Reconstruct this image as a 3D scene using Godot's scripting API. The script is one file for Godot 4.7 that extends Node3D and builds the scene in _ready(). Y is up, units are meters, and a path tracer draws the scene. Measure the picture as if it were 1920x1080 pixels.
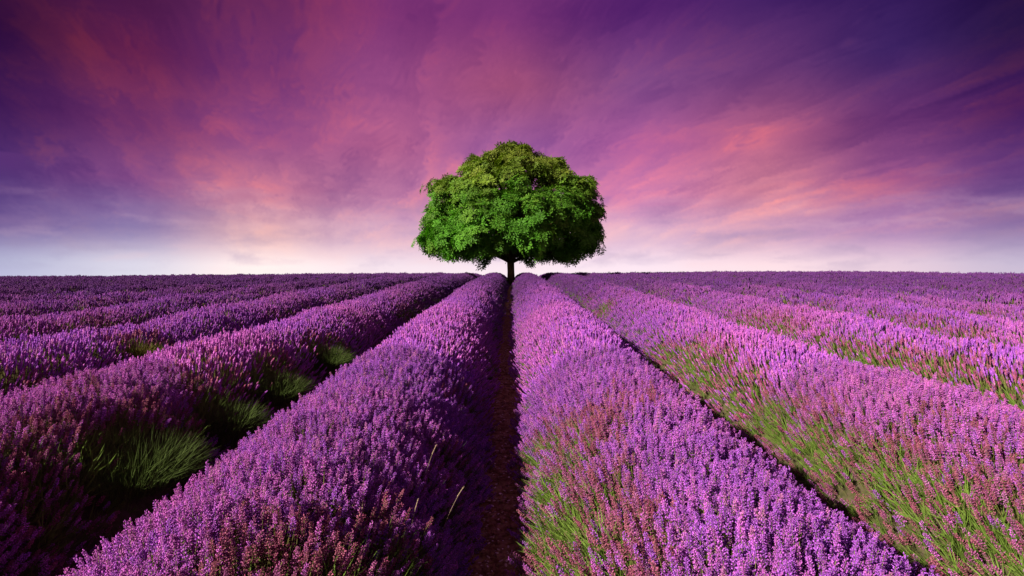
extends Node3D
# A lavender field at dusk: long rows climbing to a crest, one tree standing in the central furrow.
# y is up, the camera looks along -Z; "d" below is the distance ahead of the camera (d = -z).

const EXPOSURE := 1.9
const EYE := 1.52            # camera height above the soil
const SPACING := 1.75        # from row to row
const FURROW_X := -0.09      # middle of the central furrow
const ROW_H := 0.672
const ROW_W := 0.80
const ROWS := 27             # rows on each side
const D_MIN := -0.6
const D_MAX := 47.0

var rng := RandomNumberGenerator.new()
var wob := FastNoiseLite.new()      # slow noise: row width, height
var fade_noise := FastNoiseLite.new()
var tone_noise := FastNoiseLite.new()
var taken := {}


func _ready() -> void:
	rng.seed = 77
	# ---- camera
	var cam := Camera3D.new()
	cam.name = "camera"
	add_child(cam)
	cam.position = Vector3(0, EYE, 0)
	cam.fov = 52.3
	cam.near = 0.05
	cam.far = 2000.0
	cam.current = true
	# ---- sky
	var env := Environment.new()
	env.background_mode = Environment.BG_SKY
	env.tonemap_mode = Environment.TONE_MAPPER_LINEAR
	env.tonemap_exposure = EXPOSURE
	env.sdfgi_enabled = true
	env.ssao_enabled = true
	env.ssil_enabled = true
	var sky := Sky.new()
	var pano := PanoramaSkyMaterial.new()
	pano.panorama = make_sky()
	sky.sky_material = pano
	env.sky = sky
	var we := WorldEnvironment.new()
	we.name = "world_environment"
	we.environment = env
	add_child(we)
	# ---- sun: low, from the left and a little behind the camera
	var sun := DirectionalLight3D.new()
	sun.name = "sun"
	add_child(sun)
	var to_sun := Vector3(-0.70, 0.445, 0.57)
	sun.look_at_from_position(to_sun * 50.0, Vector3.ZERO, Vector3.UP)
	sun.light_energy = 1.45
	sun.light_color = Color(1.0, 0.92, 0.85)
	sun.light_angular_distance = 1.0
	sun.shadow_enabled = true

	for n in [wob, fade_noise, tone_noise]:
		n.noise_type = FastNoiseLite.TYPE_SIMPLEX_SMOOTH
		n.fractal_octaves = 3
	wob.seed = 5; wob.frequency = 0.35
	fade_noise.seed = 21; fade_noise.frequency = 0.28
	tone_noise.seed = 9; tone_noise.frequency = 0.5

	make_ground()
	make_materials()
	make_plant_meshes()
	for k in ROWS:
		lavender_row(k + 1, -1)
		lavender_row(k + 1, 1)
	make_tree()
	make_tussocks()
	make_dry_grass()
	make_chips()


# ------------------------------------------------------------------ helpers
func numbered(called: String) -> String:
	var n: int = taken.get(called, 0)
	taken[called] = n + 1
	return called if n == 0 else "%s_%03d" % [called, n]


func tag(o: Node, label: String, category: String, group := "", kind := "") -> void:
	o.set_meta("label", label)
	if category != "":
		o.set_meta("category", category)
	if group != "":
		o.set_meta("group", group)
	if kind != "":
		o.set_meta("kind", kind)


func smooth(a: float, b: float, x: float) -> float:
	var t := clampf((x - a) / (b - a), 0.0, 1.0)
	return t * t * (3.0 - 2.0 * t)


func lin(r: float, g: float, b: float) -> Color:
	return Color(r, g, b).linear_to_srgb()


func mat(c: Color, rough := 0.85) -> StandardMaterial3D:
	var m := StandardMaterial3D.new()
	m.albedo_color = c
	m.roughness = rough
	m.metallic_specular = 0.3
	m.cull_mode = BaseMaterial3D.CULL_DISABLED
	return m


func mesh_node(called: String, m: Mesh, parent: Node) -> MeshInstance3D:
	var o := MeshInstance3D.new()
	o.name = called
	o.mesh = m
	parent.add_child(o, true)
	return o


func multi(called: String, m: Mesh, buf: PackedFloat32Array, parent: Node) -> MultiMeshInstance3D:
	var mm := MultiMesh.new()
	mm.transform_format = MultiMesh.TRANSFORM_3D
	mm.use_colors = true
	mm.mesh = m
	mm.instance_count = buf.size() / 16
	mm.buffer = buf
	var o := MultiMeshInstance3D.new()
	o.name = called
	o.multimesh = mm
	o.set_meta("kind", "stuff")
	parent.add_child(o, true)
	return o


func push(buf: PackedFloat32Array, b: Basis, p: Vector3, c: Color) -> void:
	buf.append_array(PackedFloat32Array([b.x.x, b.y.x, b.z.x, p.x, b.x.y, b.y.y, b.z.y, p.y, b.x.z, b.y.z, b.z.z, p.z, c.r, c.g, c.b, 1.0]))


# a basis whose y runs along "up", turned by "yaw" about it and scaled
func along(up: Vector3, yaw: float, s: float) -> Basis:
	var side := up.cross(Vector3(cos(yaw), 0.13, sin(yaw))).normalized()
	return Basis(side * s, up * s, side.cross(up) * s)


# ------------------------------------------------------------------ sky
const SKY_AZ := [-180.0, -120.0, -75.0, -42.0, -33.0, -23.5, -12.0, 0.0, 12.0, 23.5, 33.0, 41.0, 75.0, 120.0, 180.0]
const SKY_EL := [0.0, 2.0, 5.0, 9.0, 13.5, 19.0, 25.0, 40.0, 90.0]
const SKY_COLOURS := [
	"f0dcde f4e2e0 d8ccdc b4bade d6dcea fff4f0 f2e8ee f4ecf2 f4eaf2 f6e4ea e4d0de c4bed4 d2c8da e4d2dc f0dcde",
	"e6c8cc ecd2d0 c6b6ca a6acce cccee2 fbecea e8dce8 ece0ec eedfed f0d9e2 dac6d8 bab2ce c2b4cc d6c0d0 e6c8cc",
	"cc9eae d8acae a684a2 6a5690 8476a8 d4aab2 c6a4c2 ccaac8 cfadca c098ba a67eb0 82689c a0829e b892a8 cc9eae",
	"b47a98 c48a98 8c5c86 4a2e6e 7e4a84 b87090 b4749e b872a8 bd74a8 cc7e94 8e5088 5e3878 886088 a06e94 b47a98",
	"985a88 a66886 6e4474 3a1c52 663066 864680 b0608c 965a98 a45a98 ae5e84 6c3872 401e5a 6a4272 865080 985a88",
	"7c4678 865078 543064 2c123c 521f4e 622e6c 924a82 9e5079 7c4884 683a74 402864 2a1a46 503064 6c3e70 7c4678",
	"6a3a6c 6e406c 442858 280f38 481e46 5e285a 743270 763474 58286e 422464 2e1a54 24123e 42285a 5a3266 6a3a6c",
	"543064 563264 42265a 341a4c 401e4e 4c2458 542a5e 542a5e 4c285e 42245a 362054 301a4a 40265a 4c2c60 543064",
	"462a5e 462a5e 462a5e 462a5e 462a5e 462a5e 462a5e 462a5e 462a5e 462a5e 462a5e 462a5e 462a5e 462a5e 462a5e"]


func make_sky() -> ImageTexture:
	var w := 3072
	var h := 1536
	# the broad colours, first on their own grid, then smoothly along each line of sight
	var grid := []
	for line in SKY_COLOURS:
		var r := []
		for hexa in line.split(" "):
			var c := Color(hexa)
			r.append(Vector3(c.r, c.g, c.b))
		grid.append(r)
	var cirrus := FastNoiseLite.new()
	cirrus.noise_type = FastNoiseLite.TYPE_SIMPLEX_SMOOTH
	cirrus.seed = 11; cirrus.frequency = 0.55; cirrus.fractal_octaves = 5; cirrus.fractal_gain = 0.55
	cirrus.domain_warp_enabled = true; cirrus.domain_warp_amplitude = 0.7; cirrus.domain_warp_frequency = 0.45; cirrus.domain_warp_fractal_octaves = 3
	var wisps := FastNoiseLite.new()
	wisps.noise_type = FastNoiseLite.TYPE_SIMPLEX_SMOOTH
	wisps.seed = 29; wisps.frequency = 1.1; wisps.fractal_octaves = 5; wisps.fractal_gain = 0.6
	wisps.domain_warp_enabled = true; wisps.domain_warp_amplitude = 0.4; wisps.domain_warp_frequency = 0.8; wisps.domain_warp_fractal_octaves = 3
	var bank := FastNoiseLite.new()
	bank.noise_type = FastNoiseLite.TYPE_SIMPLEX_SMOOTH
	bank.seed = 4; bank.frequency = 3.2; bank.fractal_octaves = 4
	bank.domain_warp_enabled = true; bank.domain_warp_amplitude = 0.12; bank.domain_warp_frequency = 3.0
	var data := PackedFloat32Array()
	data.resize(w * h * 3)
	var col_i := PackedInt32Array()
	var col_t := PackedFloat32Array()
	for x in w:
		var az := wrapf((float(x) + 0.5) / w * 360.0, -180.0, 180.0)   # the first column looks along -Z
		var i := 0
		while i < SKY_AZ.size() - 2 and az > SKY_AZ[i + 1]:
			i += 1
		col_i.append(i)
		col_t.append(smooth(SKY_AZ[i], SKY_AZ[i + 1], az) * 0.5 + 0.5 * clampf((az - SKY_AZ[i]) / (SKY_AZ[i + 1] - SKY_AZ[i]), 0, 1))
	var line_c: Array[Vector3] = []
	line_c.resize(SKY_AZ.size())
	for y in h:
		var el := 90.0 - (float(y) + 0.5) / h * 180.0
		if el < -3.0:
			var floor_c := Vector3(0.03, 0.02, 0.03)
			for x in w:
				var k := (y * w + x) * 3
				data[k] = floor_c.x; data[k + 1] = floor_c.y; data[k + 2] = floor_c.z
			continue
		var e := maxf(el, 0.0)
		var j := 0
		while j < SKY_EL.size() - 2 and e > SKY_EL[j + 1]:
			j += 1
		var ty := clampf((e - SKY_EL[j]) / (SKY_EL[j + 1] - SKY_EL[j]), 0, 1)
		ty = lerpf(ty, smooth(0, 1, ty), 0.35)
		for i in SKY_AZ.size():
			line_c[i] = (grid[j][i] as Vector3).lerp(grid[j + 1][i], ty)
		var se := sin(deg_to_rad(e))
		var ce := cos(deg_to_rad(e))
		var veil := smooth(1.5, 9.0, e)
		var low := smooth(0.5, 2.5, e) * (1.0 - smooth(6.0, 11.0, e))
		for x in w:
			var i := col_i[x]
			var c: Vector3 = line_c[i].lerp(line_c[i + 1], col_t[x])
			var az := (float(x) + 0.5) / w * TAU
			var u := sin(az) * ce / (se + 0.16)
			var v := cos(az) * ce / (se + 0.16)
			# streets of cirrus that run away towards a point left of the tree
			var run := v * 0.94 - u * 0.34
			var across := u * 0.94 + v * 0.34
			var n := cirrus.get_noise_3d(across * 1.9, run * 0.65, 0.0)
			var fine := wisps.get_noise_3d(across * 3.6 + n * 1.2, run * 1.2, 4.0)
			var a := (n * 0.72 + fine * (0.38 + 0.45 * maxf(n, 0.0))) * veil
			if a > 0.0:
				# rosy cloud lit from below
				c = c.lerp(Vector3(c.x * 1.26 + 0.05, c.y * 1.14 + 0.03, c.z * 0.95), a * 1.5)
			else:
				c = c.lerp(Vector3(c.x * 0.74, c.y * 0.72, c.z * 0.89), minf(1.0, -a * 1.5))
			if low > 0.01:
				var b := bank.get_noise_3d(sin(az) * 1.6, cos(az) * 1.6, e * 0.13)
				b = b * 1.4 * low
				c = c.lerp(Vector3(0.93, 0.78, 0.80) if b > 0.0 else Vector3(0.50, 0.46, 0.64), clampf(absf(b) * 0.75 - 0.06, 0.0, 0.6) * 0.4)
			var grey := c.x * 0.3 + c.y * 0.5 + c.z * 0.2
			c = c.lerp(Vector3(grey * 1.06, grey, grey * 1.02), 0.05) * Vector3(1.07, 1.04, 1.03)
			var k := (y * w + x) * 3
			data[k] = pow(clampf(c.x, 0, 1), 2.2) / EXPOSURE
			data[k + 1] = pow(clampf(c.y, 0, 1), 2.2) / EXPOSURE
			data[k + 2] = pow(clampf(c.z, 0, 1), 2.2) / EXPOSURE
	var im := Image.create_from_data(w, h, false, Image.FORMAT_RGBF, data.to_byte_array())
	return ImageTexture.create_from_image(im)


# ------------------------------------------------------------------ ground
func ground(x: float, d: float) -> float:
	var g := 0.0618 * d
	var over := maxf(0.0, minf(d, 90.0) - 10.0)
	g -= 0.00073 * over * over
	if d > 90.0:
		g -= (d - 90.0) * 0.0775
	var far := smooth(6.0, 33.0, d)
	g += far * (-0.20 * smooth(5.0, 30.0, -x) + 0.10 * smooth(2.0, 16.0, x) - 0.26 * smooth(19.0, 32.0, x))
	return g


func make_ground() -> void:
	var st := SurfaceTool.new()
	st.begin(Mesh.PRIMITIVE_TRIANGLES)
	var xs: Array[float] = []
	var ds: Array[float] = []
	for i in range(-60, 61):
		var t := i / 60.0
		xs.append(FURROW_X + 1.2 * t * 6.0 + signf(t) * pow(absf(t), 4.0) * 600.0)
	for j in 150:
		ds.append(-8.0 + j * 0.12 if j < 110 else 5.2 + (j - 110) * 1.2 + pow((j - 110) / 39.0, 4.0) * 640.0)
	var clod := FastNoiseLite.new()
	clod.seed = 3; clod.frequency = 2.3; clod.fractal_octaves = 4
	for d in ds:
		for x in xs:
			st.set_uv(Vector2(x, d))
			st.add_vertex(Vector3(x, ground(x, d) + clod.get_noise_2d(x, d) * 0.035 * (1.0 - smooth(8, 20, d)), -d))
	var n := xs.size()
	for j in ds.size() - 1:
		for i in n - 1:
			var a := j * n + i
			for q in [a, a + n, a + 1, a + 1, a + n, a + n + 1]:
				st.add_index(q)
	st.generate_normals()
	var soil := mat(Color.WHITE, 0.95)
	soil.metallic_specular = 0.1
	soil.albedo_texture = noise_tex(0.02, 31, [lin(0.15, 0.085, 0.03), lin(0.30, 0.18, 0.075), lin(0.42, 0.27, 0.13)], 512)
	soil.uv1_triplanar = true
	soil.uv1_world_triplanar = true
	soil.uv1_scale = Vector3(0.9, 0.9, 0.9)
	soil.normal_enabled = true
	var nt := NoiseTexture2D.new()
	nt.width = 512; nt.height = 512; nt.seamless = true; nt.as_normal_map = true; nt.bump_strength = 10.0
	var fn := FastNoiseLite.new()
	fn.seed = 8; fn.frequency = 0.05; fn.fractal_octaves = 4
	nt.noise = fn
	soil.normal_texture = nt
	var o := mesh_node("ground", st.commit(), self)
	o.material_override = soil
	tag(o, "dark reddish brown soil between and beneath the lavender rows", "ground", "", "structure")


func noise_tex(freq: float, s: int, ramp: Array, size: int) -> NoiseTexture2D:
	var nt := NoiseTexture2D.new()
	nt.width = size; nt.height = size; nt.seamless = true
	var fn := FastNoiseLite.new()
	fn.seed = s; fn.frequency = freq; fn.fractal_octaves = 5; fn.fractal_gain = 0.65
	nt.noise = fn
	var g := Gradient.new()
	g.offsets = PackedFloat32Array([0.25, 0.5, 0.8])
	g.colors = PackedColorArray([ramp[0], ramp[1], ramp[2]])
	nt.color_ramp = g
	return nt


# ------------------------------------------------------------------ plants: materials and meshes
var m_stem: StandardMaterial3D
var m_bloom: StandardMaterial3D
var m_leaf: StandardMaterial3D
var m_mound: StandardMaterial3D
var spike_near: Array[ArrayMesh] = []
var spike_mid: Array[ArrayMesh] = []
var clump_far: Array[ArrayMesh] = []
var blade_tuft: Array[ArrayMesh] = []


func make_materials() -> void:
	m_stem = mat(lin(0.19, 0.20, 0.06))
	m_bloom = mat(Color.WHITE, 0.8)
	m_bloom.vertex_color_use_as_albedo = true
	m_bloom.backlight_enabled = true
	m_bloom.backlight = Color(0.42, 0.26, 0.48)
	m_leaf = mat(Color.WHITE, 0.7)
	m_leaf.vertex_color_use_as_albedo = true
	m_leaf.backlight_enabled = true
	m_leaf.backlight = Color(0.2, 0.22, 0.12)
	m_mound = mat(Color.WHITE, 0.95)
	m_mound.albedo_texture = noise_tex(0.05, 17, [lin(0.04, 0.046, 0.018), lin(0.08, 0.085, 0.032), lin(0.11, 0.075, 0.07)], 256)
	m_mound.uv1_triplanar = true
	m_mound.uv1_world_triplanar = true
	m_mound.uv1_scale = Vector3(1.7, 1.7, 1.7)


func tri(st: SurfaceTool, a: Vector3, b: Vector3, c: Vector3, col: Color) -> void:
	for p in [a, b, c]:
		st.set_color(col)
		st.add_vertex(p)


func surface() -> SurfaceTool:
	var st := SurfaceTool.new()
	st.begin(Mesh.PRIMITIVE_TRIANGLES)
	st.set_smooth_group(-1)
	return st


# one little bud: a pointed octahedron from p along dir
func bud(st: SurfaceTool, p: Vector3, dir: Vector3, length: float, r: float, c0: Color, c1: Color) -> void:
	var s := dir.cross(Vector3(0.3, 0.2, 0.9)).normalized()
	var t := dir.cross(s)
	var m := p + dir * length * 0.55
	var tip := p + dir * length
	var ring := [m + s * r, m + t * r, m - s * r, m - t * r]
	for k in 4:
		tri(st, p, ring[k], ring[(k + 1) % 4], c0)
		tri(st, ring[k], tip, ring[(k + 1) % 4], c1)


func stem(st: SurfaceTool, from: Vector3, to: Vector3, r: float, sides := 3) -> void:
	var dir := (to - from).normalized()
	var s := dir.cross(Vector3(0.9, 0.1, 0.4)).normalized()
	var t := dir.cross(s)
	for k in sides:
		var a := TAU * k / sides
		var b := TAU * (k + 1) / sides
		var pa := s * cos(a) + t * sin(a)
		var pb := s * cos(b) + t * sin(b)
		tri(st, from + pa * r, to + pa * r * 0.8, from + pb * r, Color.WHITE)
		tri(st, from + pb * r, to + pa * r * 0.8, to + pb * r * 0.8, Color.WHITE)


func make_plant_meshes() -> void:
	# close by: whorls of buds on a stalk; the tip of the flower head is the origin
	for v in 4:
		var fl := surface()
		var stm := surface()
		var whorls := 6 + v % 2
		var bend := Vector3(rng.randf_range(-0.01, 0.01), 0, rng.randf_range(-0.01, 0.01))
		for k in whorls:
			var f := float(k) / (whorls - 1)       # 0 at the tip
			var y := -0.062 * pow(f, 1.05)
			if k == whorls - 1:
				y -= 0.007                           # the lowest whorl stands a little apart
			var r := lerpf(0.0022, 0.0068, pow(f, 0.6)) * (0.8 if k == whorls - 1 else 1.0)
			var count := 4 if k == 0 else 7
			for q in count:
				var a := TAU * (q + rng.randf_range(-0.25, 0.25)) / count + k * 0.6
				var up := lerpf(1.6, 0.55, f) + rng.randf_range(-0.2, 0.3)
				var dir := Vector3(cos(a), up, sin(a)).normalized()
				var p := Vector3(cos(a) * r * 0.55, y - 0.004 + rng.randf_range(-0.0045, 0.0045), sin(a) * r * 0.55) + bend * f
				var bright := rng.randf_range(0.35, 1.0)
				var c0 := Color(0.55, 0.50, 0.60) * rng.randf_range(0.75, 1.0)
				var c1 := Color(bright, bright * rng.randf_range(0.85, 1.0), bright * rng.randf_range(0.9, 1.0))
				bud(fl, p, dir, rng.randf_range(0.007, 0.0135), rng.randf_range(0.0022, 0.0036), c0, c1)
				if rng.randf() < 0.30 and k > 0:   # an open corolla
					bud(fl, p + dir * 0.008, (dir + Vector3(cos(a), 0.1, sin(a)) * 0.8).normalized(), 0.006, 0.0034, Color(1, 0.95, 1), Color(1, 1, 1))
		stem(stm, Vector3(0, -0.062, 0) + bend, Vector3(0, -0.30, 0) + bend * -3.0, 0.0013, 4)
		stem(stm, Vector3(0, 0, 0), Vector3(0, -0.066, 0) + bend, 0.0011)
		spike_near.append(two_surfaces(fl, stm))
	# farther: a rough many-sided head
	for v in 3:
		var fl := surface()
		var stm := surface()
		spike_shape(fl, Vector3.ZERO, Vector3.UP, 0.066, 0.0076, 9, 5)
		stem(stm, Vector3(0, -0.06, 0), Vector3(rng.randf_range(-0.03, 0.03), -0.26, rng.randf_range(-0.03, 0.03)), 0.0016)
		spike_mid.append(two_surfaces(fl, stm))
	# farthest: a handful of stalks together
	for v in 4:
		var fl := surface()
		var stm := surface()
		for q in 10:
			var a := rng.randf() * TAU
			var rr := sqrt(rng.randf()) * 0.095
			var tip := Vector3(cos(a) * rr, rng.randf_range(-0.05, 0.035), sin(a) * rr)
			var dir := Vector3(tip.x * 1.5, 1.0, tip.z * 1.5) + Vector3(rng.randf_range(-0.12, 0.12), 0, rng.randf_range(-0.12, 0.12))
			dir = dir.normalized()
			spike_shape(fl, tip, dir, rng.randf_range(0.06, 0.085), rng.randf_range(0.0085, 0.0115), 4, 4)
			if q % 2 == 0:
				stem(stm, tip - dir * 0.07, tip - dir * 0.2, 0.002)
		clump_far.append(two_surfaces(fl, stm))
	# narrow grey-green lavender leaves and bare stems
	for v in 3:
		var st := surface()
		for q in 16:
			var a := rng.randf() * TAU
			var lean := rng.randf_range(0.05, 0.55)
			var dir := Vector3(cos(a) * lean, 1.0, sin(a) * lean).normalized()
			blade(st, Vector3(cos(a), 0, sin(a)) * rng.randf_range(0, 0.035), dir, rng.randf_range(0.10, 0.21), rng.randf_range(0.0018, 0.0032), rng.randf_range(0.0, 0.35), rng.randf_range(0.6, 1.0))
		var m := st
		m.generate_normals()
		var am := m.commit()
		am.surface_set_material(0, m_leaf)
		blade_tuft.append(am)


func two_surfaces(fl: SurfaceTool, stm: SurfaceTool) -> ArrayMesh:
	fl.generate_normals()
	stm.generate_normals()
	var am := fl.commit()
	stm.commit(am)
	am.surface_set_material(0, m_bloom)
	am.surface_set_material(1, m_stem)
	return am


# a jagged flower head whose tip is at "tip"
func spike_shape(st: SurfaceTool, tip: Vector3, dir: Vector3, length: float, r: float, rings: int, sides: int) -> void:
	var s := dir.cross(Vector3(0.9, 0.1, 0.4)).normalized()
	var t := dir.cross(s)
	var before: Array[Vector3] = []
	for k in rings + 1:
		var f := float(k) / rings
		var rad := r * (sin(pow(f, 0.75) * PI) * 0.75 + 0.25) * (1.0 if f > 0.0 else 0.3)
		if k == rings:
			rad = r * 0.2
		var here: Array[Vector3] = []
		for q in sides:
			var a := TAU * (q + 0.5 * (k % 2)) / sides
			here.append(tip - dir * length * (f + rng.randf_range(-0.04, 0.04)) + (s * cos(a) + t * sin(a)) * rad * rng.randf_range(0.65, 1.3))
		if k > 0:
			for q in sides:
				var b := rng.randf_range(0.5, 1.0)
				var q2 := (q + 1) % sides
				tri(st, before[q], here[q], before[q2], Color(b, b * 0.95, b))
				b = rng.randf_range(0.5, 1.0)
				tri(st, before[q2], here[q], here[q2], Color(b, b * 0.95, b))
		before = here


func blade(st: SurfaceTool, p: Vector3, dir: Vector3, length: float, w: float, droop: float, tone: float) -> void:
	var side := dir.cross(Vector3(sin(p.x * 900.0), 0.2, cos(p.z * 700.0))).normalized() * w
	var out := Vector3(dir.x, 0, dir.z)
	var a := p + dir * length * 0.5
	var b := p + dir * length + out * droop * length - Vector3(0, droop * length * 0.4, 0)
	var c := Color(tone, tone, tone * 0.9)
	tri(st, p - side * 0.7, a - side, p + side * 0.7, c)
	tri(st, p + side * 0.7, a - side, a + side, c)
	tri(st, a - side, b, a + side, c)


# ------------------------------------------------------------------ lavender rows
# unflowered bushes: row on the left, u, d, size, label
const TUSSOCKS := [
	[2, 0.76, 3.35, 1.0, "largest dark green unflowered tussock, nearest on the flank of the second row left"],
	[2, 0.80, 4.30, 0.75, "dark green unflowered tussock just behind the largest one, left of the central rows"],
	[2, 0.78, 5.25, 0.8, "dark green unflowered tussock between two others along the second row left"],
	[2, 0.78, 6.75, 0.75, "small dark green unflowered tussock farthest along the second row left"],
	[3, 0.55, 6.35, 0.6, "yellowish green unflowered tuft on the flank of the third row left"]]


func bare(n: int, side: int, u: float, d: float) -> bool:
	if side > 0 or n > 3:
		return false
	for t in TUSSOCKS:
		if t[0] == n and Vector2((u - t[1]) * ROW_W / (0.27 * t[3]), (d - t[2]) / (0.36 * t[3])).length() < 1.0:
			return true
	return false


func row_x(n: int, side: int) -> float:
	return FURROW_X + side * (n - 0.5) * SPACING


func row_scale(xc: float, d: float) -> Vector2:   # width and height of the row, uneven from bush to bush
	var bush := 0.035 * sin(d * 9.5 + xc * 3.1 + wob.get_noise_2d(d * 2.0, xc) * 4.0)
	return Vector2(1.0 + 0.10 * wob.get_noise_2d(d, xc * 7.0) + bush, 1.0 + 0.10 * wob.get_noise_2d(d + 300.0, xc * 5.0) + bush)


func profile(u: float) -> float:
	return pow(maxf(0.0, 1.0 - u * u), 0.9)


# patches where the flowers have faded to a dusty red and the green shows: side, row, u, d, reach in u, reach in d, strength
const PATCHES := [
	[-1, 1, 0.50, 1.85, 0.40, 0.65, 1.0], [-1, 1, 0.25, 1.65, 0.3, 0.4, 0.85], [-1, 1, 0.75, 1.5, 0.25, 0.6, 0.7], [-1, 1, 0.75, 3.4, 0.2, 0.5, 0.35],
	[1, 1, -0.65, 2.2, 0.36, 1.5, 1.0], [1, 1, -0.5, 3.3, 0.4, 0.6, 0.8], [1, 1, -0.1, 3.5, 0.35, 0.35, 0.55],
	[1, 2, -0.8, 2.8, 0.44, 2.6, 1.0], [1, 2, -0.75, 6.0, 0.4, 2.5, 0.8], [1, 2, -0.3, 2.9, 0.25, 0.5, 0.5],
	[1, 3, -0.7, 5.5, 0.5, 2.0, 0.9], [1, 3, -0.6, 9.0, 0.45, 1.2, 0.75], [1, 4, -0.6, 8.0, 0.45, 1.4, 0.7], [1, 4, -0.6, 11.0, 0.45, 1.2, 0.6], [1, 5, -0.6, 9.5, 0.45, 1.2, 0.6],
	[-1, 2, 0.6, 3.2, 0.45, 0.9, 1.0], [-1, 2, 0.55, 4.6, 0.35, 0.6, 0.9], [-1, 2, 0.65, 5.6, 0.3, 0.5, 0.9], [-1, 2, 0.65, 7.0, 0.3, 0.6, 0.9], [-1, 2, 0.1, 3.6, 0.25, 0.25, 0.5],
	[-1, 3, 0.6, 6.6, 0.5, 0.6, 1.0], [-1, 3, 0.7, 4.6, 0.3, 0.8, 0.6], [-1, 4, 0.6, 8.2, 0.4, 0.8, 0.6], [-1, 5, 0.6, 11.0, 0.5, 1.0, 0.5]]


func faded(n: int, side: int, xc: float, u: float, d: float) -> float:
	var f := 0.0
	for p in PATCHES:
		if p[0] == side and p[1] == n:
			var e := Vector2((u - p[2]) / p[4], (d - p[3]) / p[5]).length()
			f = maxf(f, p[6] * (1.0 - smooth(0.55, 1.1, e + fade_noise.get_noise_2d(d * 5.0, u * 6.0 + xc) * 0.5)))
	var inner := -side * u                          # 1 on the flank towards the middle of the field
	var base := fade_noise.get_noise_2d(d * 1.3, xc * 9.0 + u * 1.2) + 0.30 * smooth(0.35, 0.9, absf(u)) - 0.50
	if inner > 0.5:
		base += 0.12
	return clampf(maxf(f, base * 2.2), 0.0, 1.0)


func bloom_colour(f: float, x: float, d: float) -> Color:
	var t := tone_noise.get_noise_2d(x * 0.6, d * 0.6) * 0.9 + rng.randf_range(-0.55, 0.55)
	var violet := Color(0.53, 0.155, 0.88)
	var magenta := Color(0.77, 0.21, 0.78)
	var c := violet.lerp(magenta, clampf(0.48 + t, 0.0, 1.0))
	if rng.randf() < 0.07:
		c = Color(0.74, 0.27, 0.70)
	if rng.randf() < f * 0.84:
		c = Color(0.40, 0.09, 0.21).lerp(Color(0.55, 0.19, 0.29), rng.randf())
		if rng.randf() < 0.35:
			c = Color(0.52, 0.15, 0.40)
	c = c.lerp(Color(0.13, 0.045, 0.235), 0.9 * smooth(4.0, 20.0, Vector2(x, d).length()))   # darkening with distance, as under cloud shade, is painted into the bloom colour
	var v := rng.randf_range(0.72, 1.12)
	return Color(minf(c.r * v, 0.92), minf(c.g * v, 0.92), minf(c.b * v, 0.92))


const ORDINAL := ["", "first", "second", "third", "fourth", "fifth", "sixth", "seventh", "eighth", "ninth", "tenth", "eleventh", "twelfth", "thirteenth", "fourteenth", "fifteenth", "sixteenth", "seventeenth", "eighteenth", "nineteenth", "twentieth", "twenty-first", "twenty-second", "twenty-third", "twenty-fourth", "twenty-fifth", "twenty-sixth", "twenty-seventh"]


func row_label(n: int, side: int) -> String:
	if n == 1:
		return "violet lavender row edging the central furrow on its left, dusty red near its front" if side < 0 else "violet lavender row edging the central furrow on its right, red and green flank"
	if n == 2:
		return "lavender row with dark green tussocks on its flank, second left of the central furrow" if side < 0 else "lavender row with a broad green and dusty red flank, second right of the central furrow"
	return "purple lavender row, %s to the %s of the bare central furrow" % [ORDINAL[n], "left" if side < 0 else "right"]


func seen_from(x: float, d: float, spare: float) -> bool:
	return absf(x) < 1.0 * d + spare


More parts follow.
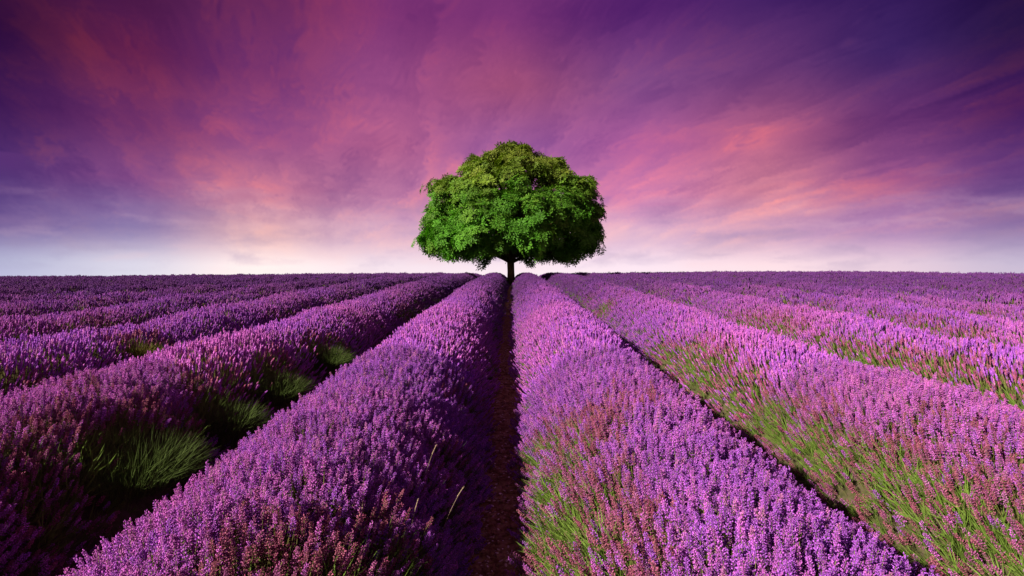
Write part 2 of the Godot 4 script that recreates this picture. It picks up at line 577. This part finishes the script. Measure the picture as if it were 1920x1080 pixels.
func lavender_row(n: int, side: int) -> void:
	var xc := row_x(n, side)
	var start := D_MIN
	while not seen_from(absf(xc) - 0.9, start, 1.6):
		start += 0.25
	var root := Node3D.new()
	root.name = numbered("lavender_row")
	root.position = Vector3(xc, ground(xc, start), -start)
	add_child(root, true)
	tag(root, row_label(n, side), "lavender row", "lavender rows running to the crest of the field")
	var o := root.position
	row_mound(root, xc, start, o)
	var near_buf: Array[PackedFloat32Array] = [PackedFloat32Array(), PackedFloat32Array(), PackedFloat32Array(), PackedFloat32Array()]
	var mid_buf: Array[PackedFloat32Array] = [PackedFloat32Array(), PackedFloat32Array(), PackedFloat32Array()]
	var far_buf: Array[PackedFloat32Array] = [PackedFloat32Array(), PackedFloat32Array(), PackedFloat32Array(), PackedFloat32Array()]
	var leaf_buf: Array[PackedFloat32Array] = [PackedFloat32Array(), PackedFloat32Array(), PackedFloat32Array()]
	var singles := []
	var step := 0.25
	var d0 := start
	while d0 < D_MAX:
		var r := Vector2(xc, d0 + 0.12).length()
		var lod := 0 if r < 5.2 else (1 if r < 13.0 else 2)
		var away := r > 9.0 and n > 2                # far off, the flank turned away cannot be seen
		var count: int = [1120, 560, 36][lod]
		if lod == 2:
			count = int(38.0 - 12.0 * smooth(20, 40, r))
		for k in count:
			var u := rng.randf_range(-1.0, 1.0)
			if away and side * u > 0.55:
				continue
			var d := d0 + rng.randf() * step
			var f := faded(n, side, xc, u, d)
			if rng.randf() < f * 0.50 * (0.5 + absf(u)) - 0.04:
				continue
			if bare(n, side, u, d) and rng.randf() < 0.93:
				continue
			var sc := row_scale(xc, d)
			var x := xc + u * ROW_W * sc.x
			var lean := u * 1.05 * absf(u) + u * 0.12
			var dir := Vector3(lean + rng.randf_range(-0.16, 0.16), 1.0, rng.randf_range(-0.16, 0.16)).normalized()
			var tip := Vector3(x, ground(x, d) + 0.01 + ROW_H * sc.y * profile(u), -d) + dir * rng.randf_range(-0.085, 0.035)
			if rng.randf() < 0.03:
				tip += dir * rng.randf_range(0.0, 0.05)
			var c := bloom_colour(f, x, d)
			var b := along(dir, rng.randf() * TAU, rng.randf_range(0.56, 0.92) if lod == 0 else rng.randf_range(0.8, 1.15))
			if lod == 0:
				if n <= 2 and d > 1.0 and u * side < 0.85:
					singles.append([Vector3(x, tip.y - EYE, d).length(), b, tip - o, c, k % 4])
				else:
					push(near_buf[k % 4], b, tip - o, c)
			elif lod == 1:
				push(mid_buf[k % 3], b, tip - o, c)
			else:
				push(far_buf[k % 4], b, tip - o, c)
		var leaves: int = [90, 34, 7][lod]
		for k in leaves:
			var u := rng.randf_range(-1.0, 1.0)
			if rng.randf() < 0.5:
				u = signf(u) * lerpf(absf(u), 0.75, 0.5)
			var d := d0 + rng.randf() * step
			var f := faded(n, side, xc, u, d)
			var sc := row_scale(xc, d)
			var lift := lerpf(0.42, 0.64, f)
			var x := xc + u * ROW_W * sc.x * 0.95
			var dir := Vector3(u * 0.85 + rng.randf_range(-0.25, 0.25), 1.0, rng.randf_range(-0.25, 0.25)).normalized()
			var p := Vector3(x, ground(x, d) + ROW_H * sc.y * profile(u) * lift, -d)
			var g := Color(0.10, 0.145, 0.04).lerp(Color(0.15, 0.27, 0.045), clampf(f + rng.randf_range(-0.3, 0.3), 0, 1))
			push(leaf_buf[k % 3], along(dir, rng.randf() * TAU, rng.randf_range(0.8, 1.2) * (1.25 if lod == 2 else 1.0) * (1.0 - 0.5 * smooth(0.65, 0.95, absf(u)))), p - o, g)
		d0 += step
	# the stalks that show largest are single parts
	singles.sort_custom(func(a, b): return a[0] < b[0])
	for i in singles.size():
		var s: Array = singles[i]
		if i < 300:
			var one := mesh_node("flower_stalk", spike_near[s[4]], root)
			one.transform = Transform3D(s[1], s[2])
			one.set_surface_override_material(0, tint_material(s[3]))
		else:
			push(near_buf[s[4]], s[1], s[2], s[3])
	for k in 4:
		if near_buf[k].size():
			multi("flower_stalks", spike_near[k], near_buf[k], root)
	for k in 3:
		if mid_buf[k].size():
			multi("flower_stalks", spike_mid[k], mid_buf[k], root)
	for k in 4:
		if far_buf[k].size():
			multi("flower_stalks", clump_far[k], far_buf[k], root)
	for k in 3:
		if leaf_buf[k].size():
			multi("leaves", blade_tuft[k], leaf_buf[k], root)


var tints := {}


func tint_material(c: Color) -> StandardMaterial3D:
	var key := "%d %d %d" % [roundi(c.r * 10), roundi(c.g * 14), roundi(c.b * 10)]
	if not tints.has(key):
		var m: StandardMaterial3D = m_bloom.duplicate()
		m.albedo_color = c.linear_to_srgb()
		tints[key] = m
	return tints[key]


func row_mound(root: Node3D, xc: float, start: float, o: Vector3) -> void:
	var st := SurfaceTool.new()
	st.begin(Mesh.PRIMITIVE_TRIANGLES)
	var across := 11
	var rows := 0
	var d := start - 0.2
	while d < D_MAX + 0.3:
		var sc := row_scale(xc, d)
		for i in across:
			var u := (i / (across - 1.0)) * 2.0 - 1.0
			var x := xc + u * ROW_W * sc.x * 0.90
			var bump := 0.05 * tone_noise.get_noise_3d(x * 9.0, d * 9.0, 3.0)
			st.add_vertex(Vector3(x, ground(x, d) - 0.03 + ROW_H * sc.y * profile(u) * (0.66 + bump), -d) - o)
		rows += 1
		d += 0.12 if d < 8.0 else 0.3
	for j in rows - 1:
		for i in across - 1:
			var a := j * across + i
			for q in [a, a + across, a + 1, a + 1, a + across, a + across + 1]:
				st.add_index(q)
	st.generate_normals()
	var m := mesh_node("foliage", st.commit(), root)
	m.material_override = m_mound


# ------------------------------------------------------------------ the tree
func tube(st: SurfaceTool, pts: Array, radii: Array, sides: int, ridge := 0.0) -> void:
	var rings := []
	for i in pts.size():
		var dir: Vector3 = (pts[mini(i + 1, pts.size() - 1)] - pts[maxi(i - 1, 0)]).normalized()
		var s := dir.cross(Vector3(0.31, 0.2, 0.93)).normalized()
		var t := dir.cross(s)
		var ring := []
		for k in sides:
			var a := TAU * k / sides
			var r: float = radii[i] * (1.0 + ridge * (0.6 * sin(a * 3.0 + i * 0.3) + 0.4 * sin(a * 7.0 + 1.0 + i * 0.9)))
			ring.append(pts[i] + (s * cos(a) + t * sin(a)) * r)
		rings.append(ring)
	for i in pts.size() - 1:
		for k in sides:
			var k2 := (k + 1) % sides
			for p in [rings[i][k], rings[i + 1][k], rings[i][k2], rings[i][k2], rings[i + 1][k], rings[i + 1][k2]]:
				st.add_vertex(p)


func bezier(a: Vector3, b: Vector3, c: Vector3, n: int) -> Array:
	var pts := []
	for i in n:
		var t := i / (n - 1.0)
		pts.append(a.lerp(b, t).lerp(b.lerp(c, t), t))
	return pts


# half-width of the crown to the left and to the right, by height over the base
const CROWN := [[0.9, 2.6, 2.8], [1.2, 3.6, 4.0], [1.8, 4.6, 4.5], [2.75, 5.1, 5.0], [4.1, 4.7, 5.1], [5.3, 4.4, 4.7], [5.95, 3.8, 4.2], [6.86, 2.6, 2.7], [7.5, 1.4, 1.8], [8.0, 0.6, 0.8], [8.2, 0.1, 0.1]]


func crown_radius(h: float, right: float) -> float:
	for i in CROWN.size() - 1:
		if h <= CROWN[i + 1][0]:
			var t := clampf((h - CROWN[i][0]) / (CROWN[i + 1][0] - CROWN[i][0]), 0, 1)
			return lerpf(lerpf(CROWN[i][1], CROWN[i + 1][1], t), lerpf(CROWN[i][2], CROWN[i + 1][2], t), right)
	return 0.05


func make_tree() -> void:
	rng.seed = 4242
	var td := 33.5
	var root := Node3D.new()
	root.name = "tree"
	add_child(root, true)
	root.position = Vector3(FURROW_X + 0.03, ground(0, td), -td)
	tag(root, "lone round green tree standing in the central furrow at the crest of the field", "tree")
	var bark := mat(Color.WHITE, 0.95)
	bark.albedo_texture = noise_tex(0.03, 41, [lin(0.025, 0.018, 0.009), lin(0.09, 0.07, 0.03), lin(0.19, 0.15, 0.06)], 256)
	bark.uv1_triplanar = true
	bark.uv1_scale = Vector3(2.5, 0.6, 2.5)
	var st := SurfaceTool.new()
	st.begin(Mesh.PRIMITIVE_TRIANGLES)
	st.set_smooth_group(0)
	tube(st, [Vector3(0, -0.3, 0), Vector3(0, 0.0, 0), Vector3(0.01, 0.3, 0), Vector3(0.0, 0.8, 0), Vector3(-0.03, 1.5, 0), Vector3(0.02, 2.4, 0.03), Vector3(0.08, 3.6, 0), Vector3(0.0, 5.0, 0.05), Vector3(0.05, 6.6, 0)], [0.36, 0.27, 0.22, 0.2, 0.21, 0.19, 0.14, 0.09, 0.03], 14, 0.07)
	st.generate_normals()
	mesh_node("trunk", st.commit(), root).material_override = bark
	# leaf sprays
	var spray: Array[ArrayMesh] = []
	var m_tree_leaf := mat(Color.WHITE, 0.55)
	m_tree_leaf.vertex_color_use_as_albedo = true
	m_tree_leaf.backlight_enabled = true
	m_tree_leaf.backlight = Color(0.65, 0.75, 0.22)
	for v in 4:
		var s := surface()
		for q in 7:
			var a := TAU * (q + rng.randf_range(-0.3, 0.3)) / 7.0
			var rise := rng.randf_range(-0.15, 0.7)
			var length := rng.randf_range(0.20, 0.34)
			var dir := Vector3(cos(a), rise, sin(a)).normalized()
			var flat := dir.cross(Vector3.UP).normalized()
			for g in 4:
				var f := (g + 1) / 4.0
				var p := dir * length * f - Vector3(0, length * 0.35 * f * f, 0)
				for sd in ([-1, 1] if g < 3 else [0]):
					var ld: Vector3 = (flat * sd * 1.0 + dir * (0.7 if sd != 0 else 1.4) + Vector3(0, rng.randf_range(-0.45, 0.2), 0)).normalized()
					var ll := rng.randf_range(0.12, 0.18)
					var wd := ld.cross(Vector3(rng.randf_range(-0.3, 0.3), 1, rng.randf_range(-0.3, 0.3))).normalized() * ll * 0.2
					var mid := p + ld * ll * 0.45 + Vector3(0, 0.012, 0)
					var tone := rng.randf_range(0.7, 1.0)
					var c := Color(tone, tone, tone)
					tri(s, p, mid + wd, p + ld * ll, c)
					tri(s, p, p + ld * ll, mid - wd, c)
		s.generate_normals()
		var am := s.commit()
		am.surface_set_material(0, m_tree_leaf)
		spray.append(am)
	var buf: Array[PackedFloat32Array] = [PackedFloat32Array(), PackedFloat32Array(), PackedFloat32Array(), PackedFloat32Array()]
	# the outer clumps that give the crown its shoulders and its ragged skirt
	var lobes := [[Vector3(-4.55, 5.45, 0.3), 0.62], [Vector3(-4.1, 5.7, -0.6), 0.6], [Vector3(4.55, 5.65, 0.2), 0.66], [Vector3(4.9, 5.35, -0.5), 0.5], [Vector3(5.15, 4.1, 0.1), 0.66], [Vector3(5.0, 2.55, 0.3), 0.7],
		[Vector3(-5.1, 2.45, 0.2), 0.75], [Vector3(-5.3, 2.7, -0.5), 0.5], [Vector3(-4.6, 3.7, 0.2), 0.7], [Vector3(0.0, 7.72, 0.1), 0.42], [Vector3(0.25, 7.35, 0.3), 0.5], [Vector3(2.2, 5.75, 1.5), 0.75], [Vector3(2.6, 5.6, 0.2), 0.7], [Vector3(3.6, 2.9, 2.6), 0.72], [Vector3(2.4, 2.45, 3.4), 0.66], [Vector3(4.2, 3.6, 1.9), 0.6], [Vector3(1.5, 7.0, 0.2), 0.55], [Vector3(-0.9, 7.0, 0.3), 0.5], [Vector3(-2.3, 6.9, 0.2), 0.5],
		[Vector3(-3.3, 2.0, 0.9), 0.7], [Vector3(-2.9, 2.0, -0.6), 0.6], [Vector3(3.7, 1.75, 0.5), 0.65], [Vector3(1.4, 1.55, 0.9), 0.5], [Vector3(2.8, 6.75, 0.3), 0.55]]
	for l in lobes:
		l[0] = Vector3(l[0].x * 0.90, l[0].y + 0.05, l[0].z)
	var tries := 0
	while lobes.size() < 200 and tries < 6000:
		tries += 1
		var h := 1.1 + 7.0 * pow(rng.randf(), 1.15)
		var phi := rng.randf() * TAU
		var size := rng.randf_range(0.45, 0.85) * lerpf(1.0, 0.7, smooth(4.5, 7.5, h))
		var rmax := crown_radius(h + size * lerpf(0.1, 0.5, smooth(3.0, 6.0, h)), 0.5 + 0.5 * cos(phi))
		var rr := maxf(0.0, rmax - size * 0.85) * (1.0 if rng.randf() < 0.75 else sqrt(rng.randf()))
		var p := Vector3(cos(phi) * rr, clampf(h, 1.75 + size * 0.78 + rng.randf_range(-0.45, 0.4), 7.85 - size * 0.75), sin(phi) * rr)
		if h < 1.7 and rr < 1.1:
			continue
		var ok := true
		for l in lobes:
			if (l[0] as Vector3).distance_to(p) < (l[1] + size) * 0.46:
				ok = false
				break
		if ok:
			lobes.append([p, size])
	for l in lobes:
		var p: Vector3 = l[0]
		var size: float = l[1]
		var tone := rng.randf_range(0.75, 1.15)
		var yellow := rng.randf_range(-0.2, 0.2)
		var count := int(64.0 * size * size + 10.0)
		for k in count:
			var dir := Vector3(rng.randfn(), rng.randfn() * 0.9 + 0.25, rng.randfn()).normalized()
			var out := Vector3(p.x, (p.y - 3.0) * 0.8, p.z).normalized()
			if dir.dot(out) < -0.35 and rng.randf() < 0.7:
				continue
			var rad := size * (1.0 - 0.45 * pow(rng.randf(), 2.0)) * (1.0 + 0.45 * tone_noise.get_noise_3d(dir.x * 3.0 + p.x, dir.y * 3.0 + p.y, dir.z * 3.0 + p.z))
			if rng.randf() < 0.13:
				rad *= rng.randf_range(1.15, 1.4)
			var q := p + Vector3(dir.x, dir.y * 0.75, dir.z) * rad
			# glaze of light on the crown top painted in as olive, fresh green below
			var olive := clampf(smooth(3.2, 7.4, q.y) + yellow + rng.randf_range(-0.2, 0.2), 0.0, 1.0)
			var c := Color(0.10, 0.34, 0.026).lerp(Color(0.21, 0.29, 0.035), olive)
			c = c * tone * rng.randf_range(0.75, 1.2)
			var up := (dir * 1.1 + Vector3(0, 0.55, 0) + Vector3(rng.randf_range(-0.4, 0.4), 0, rng.randf_range(-0.4, 0.4))).normalized()
			push(buf[k % 4], along(up, rng.randf() * TAU, rng.randf_range(0.75, 1.3)), q, c)
	# limbs: from the trunk out to the larger clumps of leaves
	for i in lobes.size():
		var p: Vector3 = lobes[i][0]
		if i % 3 != 0:
			continue
		var h0 := clampf(p.y * 0.45 + 0.3, 1.3, 5.5)
		var from := Vector3(0.0, h0, 0.0)
		var bend := from.lerp(p, 0.45) + Vector3(0, 0.35 + 0.1 * p.y, 0)
		var br := SurfaceTool.new()
		br.begin(Mesh.PRIMITIVE_TRIANGLES)
		br.set_smooth_group(0)
		var r0 := 0.035 + 0.012 * p.length()
		tube(br, bezier(from, bend, p, 7), [r0 * 1.2, r0, r0 * 0.85, r0 * 0.7, r0 * 0.5, r0 * 0.35, 0.012], 7, 0.06)
		br.generate_normals()
		mesh_node("branch", br.commit(), root).material_override = bark
	for k in 4:
		multi("leaves", spray[k], buf[k], root)


# ------------------------------------------------------------------ small plants and litter
func make_tussocks() -> void:
	for s in TUSSOCKS:
		var xc := row_x(s[0], -1)
		var x: float = xc + s[1] * ROW_W
		var d: float = s[2]
		var st := surface()
		var size: float = s[3]
		for k in int(2300 * size):
			var a := rng.randf() * TAU
			var rr := sqrt(rng.randf())
			var base := Vector3(cos(a) * rr * 0.20 * size, 0.0, sin(a) * rr * 0.34 * size)
			var dir := Vector3(cos(a) * rr * 0.62 + 0.06 + rng.randf_range(-0.28, 0.28), 1.0, sin(a) * rr * 0.62 + rng.randf_range(-0.28, 0.28)).normalized()
			blade(st, base, dir, rng.randf_range(0.26, 0.38) * (0.7 + 0.3 * size) * (1.0 - 0.45 * rr * rr), rng.randf_range(0.001, 0.0019), rng.randf_range(0.0, 0.6), rng.randf_range(0.55, 1.0))
		st.generate_normals()
		var m := m_leaf.duplicate() as StandardMaterial3D
		m.albedo_color = lin(0.08, 0.14, 0.03) if s[0] == 2 else lin(0.20, 0.21, 0.04)
		var o := mesh_node(numbered("green_tussock"), st.commit(), self)
		o.material_override = m
		o.position = Vector3(x, ground(x, d) + ROW_H * profile(s[1]) * 0.60, -d)
		tag(o, s[4], "tussock", "green tussocks on the left rows")


func make_dry_grass() -> void:
	# pale dry grass heads on the shaded flank of the row left of the furrow: [x, d, height, lean x, label]
	var spots := [
		[-0.37, 1.95, 0.44, 0.11, "pale dry grass stalk leaning right, nearest the furrow at the front"],
		[-0.46, 2.45, 0.49, 0.07, "upright pale dry grass stalk midway up the shaded flank"],
		[-0.60, 2.30, 0.55, 0.02, "thin pale dry grass stalk standing farthest from the furrow"],
		[-0.50, 2.95, 0.55, 0.12, "pale dry grass stalk farthest up the shaded flank"],
		[-0.36, 2.65, 0.46, 0.14, "brownish dry grass stalk slanting towards the central furrow"]]
	var straw := mat(lin(0.36, 0.29, 0.19), 0.8)
	for s in spots:
		var root := Node3D.new()
		root.name = numbered("dry_grass_stalk")
		add_child(root, true)
		root.position = Vector3(s[0], ground(s[0], s[1]), -s[1])
		tag(root, s[4], "dry grass", "dry grass stalks in the row left of the furrow")
		var top := Vector3(s[3], s[2], 0.02)
		var bend := Vector3(s[3] * 0.15, s[2] * 0.6, 0.0)
		var st := SurfaceTool.new()
		st.begin(Mesh.PRIMITIVE_TRIANGLES)
		tube(st, bezier(Vector3.ZERO, bend, top, 8), [0.0012, 0.0011, 0.001, 0.0009, 0.0009, 0.0008, 0.0007, 0.0006], 5)
		st.generate_normals()
		mesh_node("stem", st.commit(), root).material_override = straw
		var hd := surface()
		var dir := (top - bend).normalized()
		for k in 26:
			var f := k / 25.0
			var p := top - dir * 0.05 * f
			var a := k * 2.4
			bud(hd, p, (dir * 1.8 + Vector3(cos(a), 0, sin(a)) * 0.35).normalized(), 0.010, 0.0013, Color.WHITE, Color.WHITE)
		hd.generate_normals()
		mesh_node("seed_head", hd.commit(), root).material_override = straw


func make_chips() -> void:
	var st := surface()
	for q in 5:
		var a := TAU * q / 5.0
		var b := TAU * (q + 1) / 5.0
		tri(st, Vector3(0, 0.25, 0), Vector3(cos(b) * 1.0, 0, sin(b) * 0.55), Vector3(cos(a) * 1.0, 0, sin(a) * 0.55), Color.WHITE)
	st.generate_normals()
	var chip := st.commit()
	var m := mat(Color.WHITE, 0.7)
	m.vertex_color_use_as_albedo = true
	chip.surface_set_material(0, m)
	var buf := PackedFloat32Array()
	var clods := PackedFloat32Array()
	for k in 900:
		var d := 1.8 + 10.0 * pow(rng.randf(), 1.6)
		var x := FURROW_X + rng.randfn(0.0, 0.09)
		var up := Vector3(rng.randf_range(-0.4, 0.4), 1, rng.randf_range(-0.4, 0.4)).normalized()
		var t := rng.randf()
		var c := Color(0.42, 0.28, 0.17).lerp(Color(0.88, 0.76, 0.62), t)
		push(buf, along(up, rng.randf() * TAU, rng.randf_range(0.005, 0.0135)), Vector3(x, ground(x, d) + 0.028 + rng.randf_range(-0.006, 0.01), -d), c)
	var o := multi("fallen_petals", chip, buf, self)
	tag(o, "pale dry petals and chips littering the soil of the central furrow", "petals", "", "stuff")
	var cl := surface()
	for q in 7:
		bud(cl, Vector3(rng.randf_range(-0.5, 0.5), -0.5, rng.randf_range(-0.5, 0.5)), Vector3(rng.randf_range(-0.7, 0.7), 1, rng.randf_range(-0.7, 0.7)).normalized(), 1.0, 0.5, Color(0.8, 0.8, 0.8), Color.WHITE)
	cl.generate_normals()
	var clod := cl.commit()
	clod.surface_set_material(0, m)
	for k in 1500:
		var d := 1.8 + 14.0 * pow(rng.randf(), 1.5)
		var x := FURROW_X + rng.randfn(0.0, 0.12)
		var g := rng.randf_range(0.5, 1.2)
		push(clods, along(Vector3(rng.randf_range(-0.5, 0.5), 1, rng.randf_range(-0.5, 0.5)).normalized(), rng.randf() * TAU, rng.randf_range(0.004, 0.016)), Vector3(x, ground(x, d) + 0.012, -d), Color(0.32, 0.19, 0.085) * g)
	var oc := multi("soil_clods", clod, clods, self)
	tag(oc, "small dark clods of soil strewn along the central furrow", "soil", "", "stuff")
